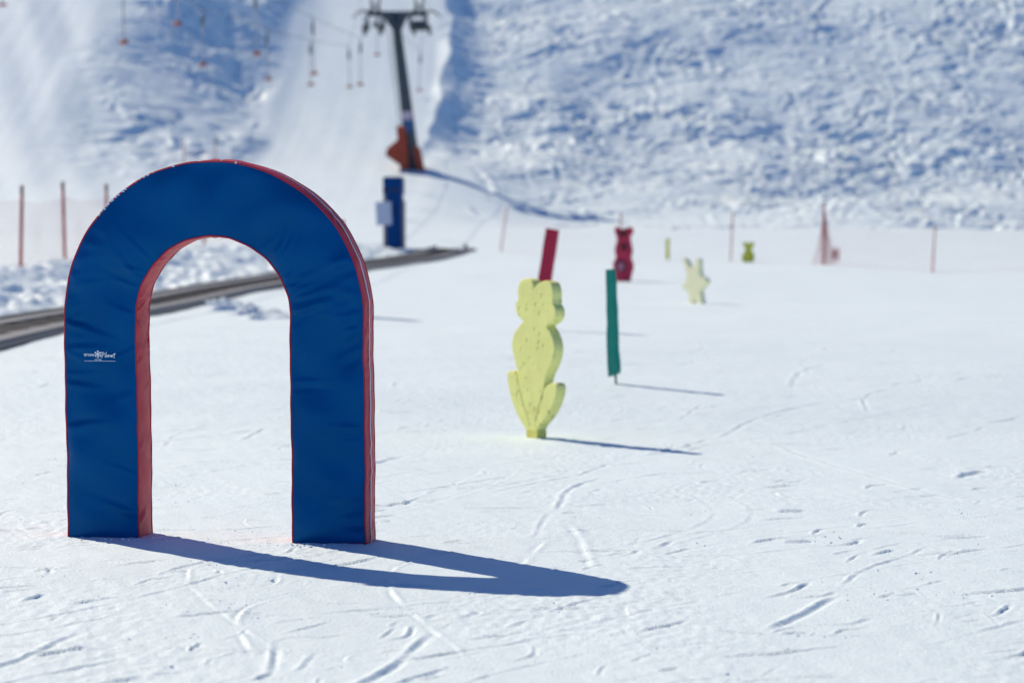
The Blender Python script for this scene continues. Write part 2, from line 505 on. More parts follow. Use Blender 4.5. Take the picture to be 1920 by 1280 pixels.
def crumbs(name, spots, label):
    """small broken lumps of snow: (x, y, z, size)"""
    b = bmesh.new(); bmesh.ops.create_icosphere(b, subdivisions=1, radius=1)
    base = np.array([v.co[:] for v in b.verts]); fc = [[v.index for v in f.verts] for f in b.faces]; b.free()
    mb = MB()
    for x, y, z, s in spots:
        d = base*(1+rng.uniform(-.35, .35, (len(base), 1)))*np.array([rng.uniform(.7, 1.4), rng.uniform(.7, 1.4), rng.uniform(.5, .9)])*s
        mb.add(d+np.array([x, y, z+.2*s]), fc)
    o = mb.build(name, M_snow, None, True)
    o['kind'] = 'stuff'
    o['label'] = label
    return o
spots = []
for k in range(90):                                       # loose crumbs in little clusters
    y0 = 7.3*math.exp(rng.uniform(0, .95)); x0 = rng.uniform(-.23, .23)*y0
    for j in range(int(rng.integers(2, 11))):
        x, y = x0+rng.normal(0, .05), y0+rng.normal(0, .09)
        spots.append((x, y, ground(x, y), rng.uniform(.0015, .0045) if rng.random() < .95 else rng.uniform(.005, .008)))
for cx, cy in ((-1.80, 11.37), (-.93, 11.22)):
    for j in range(30):
        x, y = cx+rng.normal(0, .12), cy+rng.normal(0, .03)
        spots.append((x, y, ground(x, y), rng.uniform(.002, .008)))
for cx, cy, n in ((1.9, 10.4, 10), (1.45, 9.75, 16), (1.55, 11.7, 14), (2.35, 13.1, 8), (1.75, 9.9, 8)):
    for j in range(n):
        x, y = cx+rng.normal(0, .1), cy+rng.normal(0, .14)
        spots.append((x, y, ground(x, y), rng.uniform(.002, .007)))
crumbs('snow_crumbs', spots, 'small loose crumbs of snow lying on the packed piste')

# ---------------------------------------------------------------- the blue padded arch
ARCH_T, ARCH_RO, ARCH_RI, ARCH_LEG = .20, .725, .375, 1.075
def arch_path(s):
    """centre line: point, outward direction; s in metres from the foot of the left leg"""
    rc = (ARCH_RO+ARCH_RI)/2
    if s < ARCH_LEG: return (-rc, s), (-1., 0.)
    a = (s-ARCH_LEG)/rc
    if a < math.pi: return (-rc*math.cos(a), ARCH_LEG+rc*math.sin(a)), (-math.cos(a), math.sin(a))
    return (rc, ARCH_LEG-(a-math.pi)*rc), (1., 0.)
ARCH_LEN = 2*ARCH_LEG+math.pi*(ARCH_RO+ARCH_RI)/2
HW = (ARCH_RO-ARCH_RI)/2
def wrinkles(n, seed, span=(0.0, ARCH_LEN)):
    r = random.Random(seed); out = []
    for i in range(n):
        edge = r.choice([-1, 1])
        s = r.uniform(*span)
        if r.random() < .55: s = r.gauss(ARCH_LEG if r.random() < .5 else ARCH_LEG+math.pi*.55, .22)
        out.append((s, edge, r.uniform(-.5, .5), r.uniform(.007, .016), r.uniform(.05, .20), r.uniform(.004, .012)))
    return out
WR_F, WR_B, WR_S = wrinkles(64, 5), wrinkles(40, 8), wrinkles(80, 11)
def crease(lst, s, w):
    z = 0.
    for s0, e, sl, sg, ln, am in lst:
        d = (HW-w*e)                                       # distance in from that edge
        if d > ln*2.2: continue
        ds = s-s0-sl*d
        if abs(ds) < sg*4:
            g = math.exp(-.5*(ds/sg)**2)-.55*math.exp(-.5*((ds-sg*2.0)/(sg*1.3))**2)
            z += am*g*math.exp(-(d/ln)**2)*min(1, d/.012)
    return z
def sway(s, side):
    """the soft cover does not hold a perfectly straight edge"""
    return .0016*math.sin(s*7.3+side*2.1)+.0012*math.sin(s*17.1+side*4.0)+.0009*math.sin(s*41+side)
def slump(s): return 1.0
NS = 330
arch = empty('padded_arch', (-1.385, 11.49, ground(-1.41, 11.4)-.012), -R(9), 0, R(1.8))
tag(arch, 'big blue padded arch with dark red edges standing in the foreground snow', 'arch')
S = [ARCH_LEN*i/NS for i in range(NS+1)]
def face_strip(ysign, wr, name, label=None):
    NW = 26
    v, f = [], []
    for i, s in enumerate(S):
        (cx, cz), (ox, oz) = arch_path(s)
        for j in range(NW+1):
            q = -1+2*j/NW
            q = math.copysign(abs(q)**.8, q)
            w = q*HW
            ww = w+(sway(s, 1) if q > 0 else -sway(s, 2))*abs(q)**3
            pillow = .017*(1-abs(q)**3.2)
            end = min(s, ARCH_LEN-s)
            pillow *= min(1, (end/.03)**.5) if end < .03 else 1
            sag = .008*math.sin(s*6.1+ysign+w*3)+.006*math.sin(s*13.7+w*9+1)+.004*math.sin(s*23.3-w*16)
            dy = pillow+(sag+crease(wr, s, w))*(1-abs(q)**6)
            v.append((cx+ox*ww, ysign*(ARCH_T/2+dy), cz+oz*ww))
    n = NW+1
    for i in range(NS):
        for j in range(NW):
            a = (i*n+j, i*n+j+1, (i+1)*n+j+1, (i+1)*n+j)
            f.append(a if ysign > 0 else a[::-1])
    return mesh_obj(name, v, f, M_blue, arch)
face_strip(-1, WR_F, 'front_panel')
face_strip(1, WR_B, 'back_panel')
def edge_strip(side, name):
    """red band: side = 1 outer, -1 inner"""
    ND = 14
    v, f = [], []
    for i, s in enumerate(S):
        (cx, cz), (ox, oz) = arch_path(s)
        for j in range(ND+1):
            q = -1+2*j/ND
            bul = .010*(1-q*q) + .0016*math.sin(s*23+q*3)*(1-q*q)
            bul += .7*crease(WR_S, s, q*HW*side)*(1-q**6)
            w = HW+(sway(s, 1) if side > 0 else sway(s, 2))+bul
            v.append((cx+ox*w*side, q*ARCH_T/2, cz+oz*w*side))
    n = ND+1
    for i in range(NS):
        for j in range(ND):
            a = (i*n+j, i*n+j+1, (i+1)*n+j+1, (i+1)*n+j)
            f.append(a if side < 0 else a[::-1])
    return mesh_obj(name, v, f, M_red, arch)
outer = edge_strip(1, 'outer_band')
inner = edge_strip(-1, 'inner_band')
for side in (1, -1):
    for ys_ in (-1, 1):
        pts = []
        for i in range(0, NS+1, 2):
            s = S[i]; (cx, cz), (ox, oz) = arch_path(s)
            w = (HW+(sway(s, 1) if side > 0 else sway(s, 2))+.0005)*side
            pts.append((cx+ox*w, ys_*(ARCH_T/2+.0005), cz+oz*w))
        MB().tube(pts, .0042, 6).build('seam_piping', M_red, arch, True)
for sg in (-1, 1):                                         # closed feet
    cx = sg*(ARCH_RO+ARCH_RI)/2
    MB().box((cx-HW-.001, -ARCH_T/2-.004, -.004), (cx+HW+.001, ARCH_T/2+.004, .012), None, .004).build('foot_pad', M_red, arch)
pts = []                                                   # pale zipper running up the outer band
for i in range(NS+1):
    s = S[i]
    if s < ARCH_LEG+1.06: continue
    (cx, cz), (ox, oz) = arch_path(s)
    w = HW+sway(s, 1)+.0115+.7*crease(WR_S, s, 0)
    pts.append((cx+ox*w, -.030+.003*math.sin(s*9)+.0015*math.sin(s*31), cz+oz*w))
MB().tube(pts, [.0012+.0022*min(1, i/40) for i in range(len(pts))], 6).build('zipper', M_zip, arch, True)

# print on the left leg: word, flake, word, small lines
def stroke(mb, pts, r, z0, sx, ox, oz, y):
    for a, b in zip(pts[:-1], pts[1:]):
        ax, az = ox+a[0]*sx, oz+a[1]*sx; bx, bz = ox+b[0]*sx, oz+b[1]*sx
        dx, dz = bx-ax, bz-az; L = math.hypot(dx, dz)+1e-9
        nx, nz = -dz/L*r, dx/L*r; ex, ez = dx/L*r*.6, dz/L*r*.6
        mb.add([(ax-ex+nx, y, az-ez+nz), (ax-ex-nx, y, az-ez-nz), (bx+ex-nx, y, bz+ez-nz), (bx+ex+nx, y, bz+ez+nz)], [(0, 1, 2, 3)])
        y -= 2e-5
    return y
def arcp(cx, cy, rx, ry, a0, a1, n=9):
    return [(cx+rx*math.cos(R(a0+(a1-a0)*i/n)), cy+ry*math.sin(R(a0+(a1-a0)*i/n))) for i in range(n+1)]
PY = -(ARCH_T/2+.0235)
LX, LZ = -.557, .893                                      # centre of the flake
def letters(specs, scale, x0, z0, r, name):
    mb = MB(); y = PY; x = x0
    for strokes, adv in specs:
        for st in strokes: y = stroke(mb, st, r, 0, scale, x, z0, y)
        x += adv*scale
    return mb.build(name, M_white, arch)
g_s = ([arcp(.25, .36, .2, .14, 30, 270, 8)+arcp(.25, .14, .2, .14, 90, -150, 8)[1:]], .56)
g_n = ([[(.05, 0), (.05, .5)], arcp(.26, .28, .21, .22, 180, 0)+[(.47, 0)]], .62)
g_o = ([arcp(.27, .25, .24, .25, 0, 360, 14)], .64)
g_w = ([[(.0, .5), (.15, 0), (.30, .45), (.45, 0), (.60, .5)]], .7)
letters([g_s, g_n, g_o, g_w], .0205, LX-.0690, LZ-.0085, .0013, 'printed_word')
g_P = ([[(.12, .95), (.05, -.15)], [(-.02, .85)]+arcp(.2, .66, .36, .30, 110, -100, 9)], .62)
g_l = ([[(.42, .98), (.2, .3), (.12, .02), (.25, .0), (.42, .12)]], .40)
g_a = ([arcp(.25, .22, .2, .19, 40, 330, 10), [(.44, .38), (.40, .05), (.55, .06)]], .52)
g_n2 = ([[(.02, .36), (.05, 0)], [(.05, .12)]+arcp(.25, .2, .15, .17, 150, 0, 6)+[(.42, .02), (.52, .06)]], .5)
g_e = ([[(.05, .16), (.36, .26)]+arcp(.22, .2, .17, .19, 20, 320, 9)], .44)
g_t = ([[(.3, .75), (.2, .05), (.32, -.12), (.2, -.2)], [(.02, .52), (.55, .62)]], .4)
letters([g_P, g_l, g_a, g_n2, g_e, g_t], .0225, LX+.0185, LZ-.0125, .0017, 'printed_word')
mb = MB(); y = PY
mb.add([(LX+.0085*math.cos(R(60*k+30)), y, LZ+.0085*math.sin(R(60*k+30))) for k in range(6)], [tuple(range(6))[::-1]])
for k in range(6):
    a = R(60*k+90); c, s_ = math.cos(a), math.sin(a)
    def pt(u, w_): return (LX+u*c-w_*s_, PY-3e-5-2e-5*k, LZ+u*s_+w_*c)
    mb.add([pt(.008, -.0018), pt(.008, .0018), pt(.011, .0018), pt(.0118, .0052), pt(.0152, .0052), pt(.0188, 0), pt(.0152, -.0052), pt(.0118, -.0052), pt(.011, -.0018)], [tuple(range(9))])
mb.build('printed_flake', M_white, arch)
cap = {'A': [[(0, 0), (.25, .7), (.5, 0)], [(.1, .25), (.4, .25)]], 'C': [arcp(.28, .35, .26, .35, 50, 310, 8)], 'H': [[(0, 0), (0, .7)], [(.45, 0), (.45, .7)], [(0, .36), (.45, .36)]],
       'T': [[(.22, 0), (.22, .7)], [(0, .7), (.45, .7)]], 'U': [[(0, .7), (0, .2)]+arcp(.22, .2, .22, .2, 180, 360, 6)+[(.45, .7)]], 'N': [[(0, 0), (0, .7), (.45, 0), (.45, .7)]], 'G': [arcp(.28, .35, .26, .35, 50, 330, 8)+[(.52, .33), (.32, .33)]]}
letters([(cap[c], .62) for c in 'ACHTUNG'], .0080, LX-.0165, LZ-.0285, .00055, 'printed_small_word')
mb = MB(); y = PY; x = LX-.066; rl = random.Random(2)
while x < LX+.076:                                         # a row of letters too small to read
    wlen = rl.uniform(.006, .016)
    k = 0
    while k < wlen:
        h = rl.choice([.0022, .0022, .0032])
        y = stroke(mb, [(0, 0), (0, h), (.0013, h*.6)], .00045, 0, 1, x+k, LZ-.0335, y); k += .0019
    x += wlen+.0022
mb.build('printed_small_line', M_white, arch)

# a crust of snow left lying on the top of the arch
mb = MB(); rl = random.Random(4)
b = bmesh.new(); bmesh.ops.create_icosphere(b, subdivisions=1, radius=1)
ico_v = [v.co.copy() for v in b.verts]; ico_f = [[v.index for v in q.verts] for q in b.faces]; b.free()
for k in range(150):
    a = rl.gauss(.98, .20) if rl.random() < .8 else rl.uniform(.55, 1.9)
    s = ARCH_LEG+a*(ARCH_RO+ARCH_RI)/2
    (cx, cz), (ox, oz) = arch_path(s)
    w = HW+sway(s, 1)+.001
    r_ = rl.uniform(.003, .0075); yy = -ARCH_T/2-.003+abs(rl.gauss(0, .03))
    mb.add([(cx+ox*w+q.x*r_*rl.uniform(.8, 2.2), yy+q.y*r_*1.5, cz+oz*w+q.z*r_*.8) for q in ico_v], ico_f)
crust = mb.build('snow_crust', M_snow, None, True)
crust.matrix_world = arch.matrix_basis.copy()
crust['kind'] = 'stuff'
crust['label'] = 'thin crust of snow lying along the top of the blue arch'

# ---------------------------------------------------------------- foam figures
def smooth_outline(pts, sub=5):
    """pts: (x, z, corner?) closed; rounded through the points except at corners"""
    n = len(pts); out = []
    P = [Vector((p[0], p[1])) for p in pts]; C = [len(p) > 2 and p[2] for p in pts]
    for i in range(n):
        p0, p1, p2, p3 = P[i-1], P[i], P[(i+1) % n], P[(i+2) % n]
        m1 = (p2-p0)*.5 if not C[i] else (p2-p1)*.6
        m2 = (p3-p1)*.5 if not C[(i+1) % n] else (p2-p1)*.6
        for k in range(sub):
            t = k/sub
            out.append((2*t**3-3*t*t+1)*p1+(t**3-2*t*t+t)*m1+(-2*t**3+3*t*t)*p2+(t**3-t*t)*m2)
    return out
def slab(name, outline, t, mat, parent, bev=.008, front=0.0, jitter=0.0):
    """an outline in x-z cut from a sheet of foam, its front face at y = front"""
    P = outline; n = len(P)
    ar = sum(P[i].x*P[(i+1) % n].y-P[(i+1) % n].x*P[i].y for i in range(n))
    if ar < 0: P = P[::-1]
    N = []
    for i in range(n):
        d = (P[(i+1) % n]-P[i-1]); d = d.normalized() if d.length else Vector((1, 0)); N.append(Vector((d.y, -d.x)))
    rings = []
    for off, y in ((-bev, front), (-bev*.3, front+bev*.25), (0, front+bev), (0, front+t-bev), (-bev*.3, front+t-bev*.25), (-bev, front+t)):
        rings.append([(P[i].x+N[i].x*off, y, P[i].y+N[i].y*off) for i in range(n)])
    v = [q for r_ in rings for q in r_]; f = [tuple(range(n)), tuple(5*n+i for i in range(n))[::-1]]
    for k in range(5):
        for i in range(n):
            j = (i+1) % n
            f.append((k*n+i, (k+1)*n+i, (k+1)*n+j, k*n+j))
    o = mesh_obj(name, v, f, mat, parent, False)
    return fix_normals(o)

FROG_YAW = 62
k = 1/768
def fx(zx): return (zx-318)*k/math.cos(R(FROG_YAW))
def fz(zy): return (1092-zy)*k
frog_px = [(290, 1050, 1), (272, 1025), (240, 975), (205, 895), (182, 810), (172, 735), (178, 706), (196, 698), (218, 708), (232, 745), (241, 792, 1),
           (235, 705), (216, 632), (200, 545), (213, 475), (240, 430), (268, 396, 1), (238, 366), (222, 322), (226, 288), (238, 264, 1), (235, 222), (242, 172), (262, 146), (292, 138), (318, 152), (336, 192, 1),
           (356, 168), (386, 152), (412, 152), (432, 172), (442, 215), (441, 262), (443, 290, 1), (456, 315), (457, 352), (440, 392), (405, 418, 1), (428, 455), (447, 510), (450, 565), (435, 635), (402, 715), (386, 800, 1),
           (404, 772), (430, 752), (452, 750), (464, 768), (460, 820), (438, 890), (405, 955), (366, 1008), (352, 1035), (350, 1050, 1)]
frog = empty('frog_figure', (.19, 18.80, ground(.19, 18.8)), -R(FROG_YAW))
tag(frog, 'tall pale yellow frog-shaped foam figure standing right of the blue arch', 'foam figure')
body = slab('body', smooth_outline([(fx(p[0]), fz(p[1]), *(p[2:])) for p in frog_px]), .083, M_foam, frog, .009, -.045)
st = [(fx(293), -.03, 1), (fx(286), fz(1068), 1), (fx(289), fz(1040), 1), (fx(352), fz(1040), 1), (fx(353), fz(1066), 1), (fx(346), -.03, 1)]
slab('stub', smooth_outline(st, 2), .086, M_foam_dark, frog, .008, -.0465)
for i, ((x0, z0), (x1, z1)) in enumerate((((fx(241), fz(795)), (fx(300), fz(990))), ((fx(386), fz(800)), (fx(338), fz(985))))):
    MB().tube([(x0+(x1-x0)*t+.006*math.sin(t*9), -.0462, z0+(z1-z0)*t) for t in [j/8 for j in range(9)]], .0022, 5).build('carved_line', M_foam_dark, frog, True)
rl = random.Random(9)
mb = MB()
for q in range(60):                                        # flat darker spots painting the shade inside holes of the foam front
    px_, py_ = rl.uniform(215, 440), rl.uniform(190, 1000)
    ok = (240 < px_ < 435 and 200 < py_ < 380) or (260 < px_ < 400 and 380 <= py_ < 980)
    if not ok: continue
    r_ = rl.uniform(.0022, .0060); x0, z0 = fx(px_), fz(py_)
    mb.add([(x0+r_*1.25*math.cos(a), -.0457, z0+r_*math.sin(a)) for a in [j*math.pi/4+.2 for j in range(8)]], [tuple(range(8))])
o = mb.build('foam_pit_shade', M_foam_dark, frog); o['kind'] = 'stuff'

# slat markers
def slat(name, loc, yaw, lean, h, w0, w1, t, segs, mat, label, stake=.05, side_lean=0.0, wob=.006):
    root = empty(name, loc, yaw, lean, side_lean)
    tag(root, label, 'slat marker')
    rl = random.Random(name+label); dprev = 0
    for i in range(segs):
        a, b_ = i/segs, (i+1)/segs
        def ring(u, dxx):
            w = w0+(w1-w0)*u; z = stake+(h-stake)*u
            return [(-w/2+dxx, -t*.5, z), (w/2*.55+dxx, -t*.55, z), (w/2+dxx, 0, z), (w/2*.5+dxx, t*.5, z), (-w/2+dxx, t*.5, z)]
        d0, d1 = dprev, rl.uniform(-wob, wob); dprev = d1
        r0, r1 = ring(a, d0), ring(b_, d1)
        rm = ring((a+b_)/2, (d0+d1)/2+rl.uniform(-wob, wob)*.6)
        rm = [(p[0]*1.0+ (.003 if p[0] > 0 else -.003), p[1]*1.06, p[2]) for p in rm]
        if i == 0 and wob > .004: r0 = [(p[0]*.97, p[1], p[2]+(.055 if k_ == 2 else .03 if k_ in (1, 3) else 0)) for k_, p in enumerate(r0)]
        v = r0+rm+r1; n = 5
        f = [tuple(range(n)), tuple(2*n+j for j in range(n))[::-1]]
        for q in range(2):
            f += [(q*n+j, (q+1)*n+j, (q+1)*n+(j+1) % n, q*n+(j+1) % n) for j in range(n)]
        fix_normals(mesh_obj('foam_section', v, f, mat, root, False))
    MB().tube([(0, 0, -.12), (0, 0, stake+.06)], .010, 8).build('stake', M_black, root, True)
    return root
slat('slat_marker', (1.00, 23.22, ground(1.0, 23.22)), -R(40), -R(3.2), 1.10, .135, .09, .07, 4, M_teal, 'narrow teal green slat marker with a black stake, right of the frog figure', .07)
slat('slat_marker', (.33, 31.35, ground(.33, 31.35)), -R(24), R(9.5), 1.33, .18, .18, .05, 3, M_crimson, 'leaning crimson slat marker rising behind the frog figure head', .04, 0, .002)
slat('slat_marker', (-2.36, 36.2, ground(-2.36, 36.2)), R(41), -R(12), 1.45, .24, .24, .05, 3, M_crimson, 'crimson slat marker standing hidden right behind the right leg of the arch', .04, 0, .002)  # added marker kept out of view, there to cast a shadow on the snow
slat('slat_marker', (4.49, 69.74, ground(4.49, 69.74)), -R(60), R(1), .64, .13, .13, .06, 2, M_olive, 'tiny yellow-green slat marker far off between red bear and cream rabbit', .03, 0, .002)

# red bear
bear = empty('bear_figure', (2.47, 53.44, ground(2.47, 53.44)), -R(16), 0, 0)
tag(bear, 'red bear-shaped foam figure behind the top of the teal slat', 'foam figure')
kb = 1/(84.8*6.735)
def bx_(zx): return (zx-222)*1.1*kb/math.cos(R(16))
def bz_(zy): return (855-zy)*kb
bp = [(140, 852, 1), (135, 790), (118, 720), (104, 640), (112, 590), (136, 530), (124, 470), (128, 400), (146, 330), (142, 270), (122, 215), (122, 165), (150, 152), (185, 172), (225, 172), (262, 160), (300, 152), (325, 175), (326, 225), (302, 265), (300, 320), (316, 410), (320, 470), (306, 540), (326, 600), (332, 660), (314, 740), (302, 800), (300, 860, 1)]
slab('body', smooth_outline([(bx_(p[0]), bz_(p[1])-.03, *p[2:]) for p in bp]), .10, M_bear, bear, .012, -.05)
def patch(name, cx, cz, rx, rz, mat, parent, y, seed=0, n=22):
    r_ = random.Random(seed)
    v = [(cx+rx*math.cos(i*2*math.pi/n)*r_.uniform(.9, 1.08), y, cz+rz*math.sin(i*2*math.pi/n)*r_.uniform(.9, 1.08)) for i in range(n)]
    v += [(q[0]*.999, y+.02, q[2]) for q in v]
    f = [tuple(range(n)), *[(i, n+i, n+(i+1) % n, (i+1) % n) for i in range(n)]]
    return fix_normals(mesh_obj(name, v, f, mat, parent, False))
patch('face_print', bx_(218), bz_(235)-.03, 62*kb, 50*kb, M_bear_dark, bear, -.053, 1)
patch('belly_print', bx_(200), bz_(640)-.03, 78*kb, 85*kb, M_bear_dark, bear, -.053, 2)
patch('belly_spot', bx_(195), bz_(650)-.03, 46*kb, 54*kb, M_spot, bear, -.056, 3)
patch('chest_print', bx_(230), bz_(400)-.03, 50*kb, 60*kb, M_bear_dark, bear, -.053, 4)

# cream rabbit
rab = empty('rabbit_figure', (3.20, 42.2, ground(3.2, 42.2)), -R(60))
tag(rab, 'cream rabbit-shaped foam figure with two upright ears and spread arms', 'foam figure')
kr = 1/(107.5*6.735)
def rx_(zx): return (zx-1130)*kr/math.cos(R(60))
def rz_(zy): return (1135-zy)*kr
rp = [(1065, 1140, 1), (1072, 1080), (1068, 1010), (1050, 962, 1), (996, 932), (994, 905), (1020, 862), (1040, 815), (1042, 740), (1018, 650), (1004, 560), (1018, 552), (1052, 600), (1080, 660), (1112, 660, 1), (1140, 640), (1143, 575), (1164, 552), (1186, 575), (1190, 700), (1196, 775, 1), (1232, 790), (1266, 822), (1272, 845), (1252, 885), (1222, 925), (1200, 960), (1208, 1040), (1222, 1140, 1), (1178, 1140, 1), (1160, 1100), (1132, 1085), (1112, 1110), (1100, 1140, 1)]
slab('body', smooth_outline([(rx_(p[0]), rz_(p[1])-.02, *p[2:]) for p in rp]), .085, M_cream, rab, .006, -.03)

# little far figure
lb = empty('bear_figure', (6.62, 67.8, ground(6.62, 67.8)), -R(30))
tag(lb, 'tiny yellow-green bear-shaped foam figure far off in front of a fence pole', 'foam figure')
kl = 1/(66.9*2.823)
lp = [(440, 432, 1), (434, 410), (440, 385), (452, 362), (442, 345), (440, 328), (450, 324), (464, 332), (480, 324), (490, 330), (488, 348), (476, 362), (488, 385), (492, 408), (482, 434, 1)]
slab('body', smooth_outline([((p[0]-463)*kl/.866, (432-p[1])*kl-.01, *p[2:]) for p in lp]), .10, M_olive, lb, .008, -.05)

# ---------------------------------------------------------------- conveyor ("magic carpet")
conv = empty('conveyor_lift', (carpet_x(46), 46, 0))
tag(conv, 'long ground-level grey rubber belt conveyor curving away behind the blue arch', 'conveyor')
OX, OY = float(carpet_x(46)), 46.
def ribbon(name, d0, d1, z0, z1, mat, y0=16., y1=76.0, step=.5, th=.12):
    yy = np.arange(y0, y1+1e-6, step); v, f = [], []
    for y in yy:
        y = float(y); c = float(carpet_smooth(y)); zg = base_z(y)
        for d, z in ((d0, z0), (d1, z1), (d1, z1-th), (d0, z0-th)):
            v.append((c+d-OX, y-OY, zg+z))
    for i in range(len(yy)-1):
        for k_ in range(4):
            f.append((i*4+k_, i*4+(k_+1) % 4, (i+1)*4+(k_+1) % 4, (i+1)*4+k_))
    f += [(0, 1, 2, 3), tuple((len(yy)-1)*4+q for q in (3, 2, 1, 0))]
    return fix_normals(mesh_obj(name, v, f, mat, conv, False))
_cs = _pchip(CARPET_Y, CARPET_X)
def carpet_smooth(y): return _cs(y)
def base_z(y): return float(macro(carpet_smooth(y), y))
ribbon('belt', -.30, .30, .075, .075, M_belt)
ribbon('walkway', -.62, -.315, .10, .10, M_board)
ribbon('walkway', .315, .60, .09, .09, M_board)
ribbon('edge_beam', .605, .70, .07, .04, M_frame, th=.16)
ribbon('edge_beam', -.71, -.625, .13, .13, M_frame, th=.2)
mb = MB()
cb = float(carpet_smooth(76))-OX
zb = base_z(76)
mb.box((cb-1.9, 29.9, zb-.05), (cb+.40, 30.25, zb+.06))
mb.build('end_frame', M_frame, conv)
MB().box((cb+.28, 29.95, zb+.06), (cb+.40, 30.2, zb+.20)).build('end_stop', M_frame, conv)
MB().box((cb-.68, 29.95, zb+.06), (cb-.56, 30.2, zb+.16)).build('end_stop', M_frame, conv)
for k_ in range(int((76-16)/1.0)):                         # rubber cleats across the belt
    y = 16.3+k_*1.0
    c = float(carpet_smooth(y)); z = base_z(y)
    if k_ == 0:
        cle = MB().box((-.29, -.03, 0), (.29, .03, .018)).build('cleat', M_black, conv)
        o = cle
    else:
        o = cle.copy(); col.objects.link(o); o.parent = conv
    o.location = (c-OX, y-OY, z+.076)

# ---------------------------------------------------------------- control cabinet
cab = empty('control_cabinet', (-3.70, 75.9, ground(-3.7, 75.9)), -R(6))
tag(cab, 'tall blue control cabinet with a pale panel, at the far end of the belt', 'cabinet')
mb = MB(); mb.box((-.19, -.25, -.05), (.26, .3, 1.70), None, .02); mb.build('body', M_cab, cab)
MB().box((-.31, -.27, 1.70), (.29, .34, 2.20), None, .02).build('hood', M_cab, cab)
MB().box((-.32, -.295, 1.78), (.28, -.272, 1.86)).build('hood_recess', M_cabdark, cab)
MB().box((-.28, -.27, 2.202), (.26, .30, 2.235)).build('hood_lid', M_cabdark, cab)
MB().box((-.46, -.36, .74), (.03, -.255, 1.47), Matrix.Rotation(R(-3), 4, 'Y'), .01).build('pale_panel', M_panel, cab)
MB().box((-.32, -.12, -.05), (-.192, .08, 1.70)).build('side_post', M_grey, cab)
MB().box((.262, -.2, -.05), (.33, .22, 1.5)).build('side_cover', M_grey, cab)
MB().tube([(.08, -.25, 1.22), (.08, -.30, 1.22)], .035, 12).build('button', M_black, cab)

# ---------------------------------------------------------------- fences
def net_mesh(name, pts, h, parent, cell=.07, lean=None, r=.0022):
    """knotted net hung between ground points, strands as thin three-sided cords"""
    mb = MB()
    P = [Vector(p) for p in pts]
    L = [0]
    for a, b_ in zip(P[:-1], P[1:]): L.append(L[-1]+(b_-a).length)
    def base(s):
        for i in range(len(P)-1):
            if s <= L[i+1] or i == len(P)-2:
                t = (s-L[i])/(L[i+1]-L[i]); q = P[i].lerp(P[i+1], t)
                sag = 4*t*(1-t); return q, sag
    n = int(L[-1]/cell); m = int(h/cell)
    def pt(i, j):
        q, sag = base(i*cell)
        z = j/m*(h-.10*sag)
        off = .05*math.sin(i*.37)*math.sin(j/m*3.1)
        return (q.x+off*.3-parent.location.x, q.y+off-parent.location.y, q.z+.03+z-parent.location.z)
    for j in range(m+1):
        mb.tube([pt(i, j) for i in range(0, n+1, 4)], r*(1.8 if j in (0, m) else 1), 3, False)
    for i in range(n+1):
        mb.tube([pt(i, 0), pt(i, m//2), pt(i, m)], r, 3, False)
    return mb.build(name, M_net, parent)
def pole(parent, x, y, h, lx=0.0, r=.024, cap=.18, mat=None):
    z = ground(x, y); o = parent.location
    b0 = Vector((x-o.x, y-o.y, z-.15-o.z)); t0 = Vector((x+lx-o.x, y-o.y, z+h-o.z))
    c = b0.lerp(t0, 1-cap/(h+.15))
    p_ = MB().tube([b0, c], r, 8).build('pole', mat or M_pole, parent, True)
    MB().tube([c, t0], r*1.04, 8).build('pole_cap', M_pole_top, p_, True)
    return p_
LF = [(-10.5, 40.5, 1.55, 0), (-9.36, 46.06, 1.58, .04), (-9.26, 50.12, 1.60, -.04), (-9.12, 54.44, 1.58, 0), (-8.34, 65.6, 1.55, .0), (-7.7, 70.2, 1.5, .02)]
fl = empty('safety_fence', (-9.2, 50, 0))
tag(fl, 'orange-red pole and net safety fence on the snowbank left of the arch', 'fence')
for x, y, h, lx in LF: pole(fl, x, y, h, lx, .034)
net_mesh('net', [(x, y, ground(x, y)) for x, y, h, lx in LF], 1.25, fl, .12, None, .0018)
RF = [(-.37, 75.36, 1.42, .22), (2.93, 66.5, 1.42, .06), (6.20, 68.6, 1.42, .06), (8.46, 65.62, 1.70, 0), (10.20, 58.7, 1.12, .06), (13.7, 60.5, 1.3, .05), (17.5, 61.5, 1.3, 0)]
fr = empty('safety_fence', (8, 65, 0))
tag(fr, 'faint pink pole and net fence crossing the far edge of the flat piste', 'fence')
for x, y, h, lx in RF: pole(fr, x, y, h, lx, .019 if h < 1.6 else .028, .1)
net_mesh('net', [(x, y, ground(x, y)) for x, y, h, lx in RF[3:]], 1.0, fr, .15, None, .0016)
net_mesh('net', [(x, y, ground(x, y)) for x, y, h, lx in RF[:4]], 1.0, fr, .20, None, .0010)
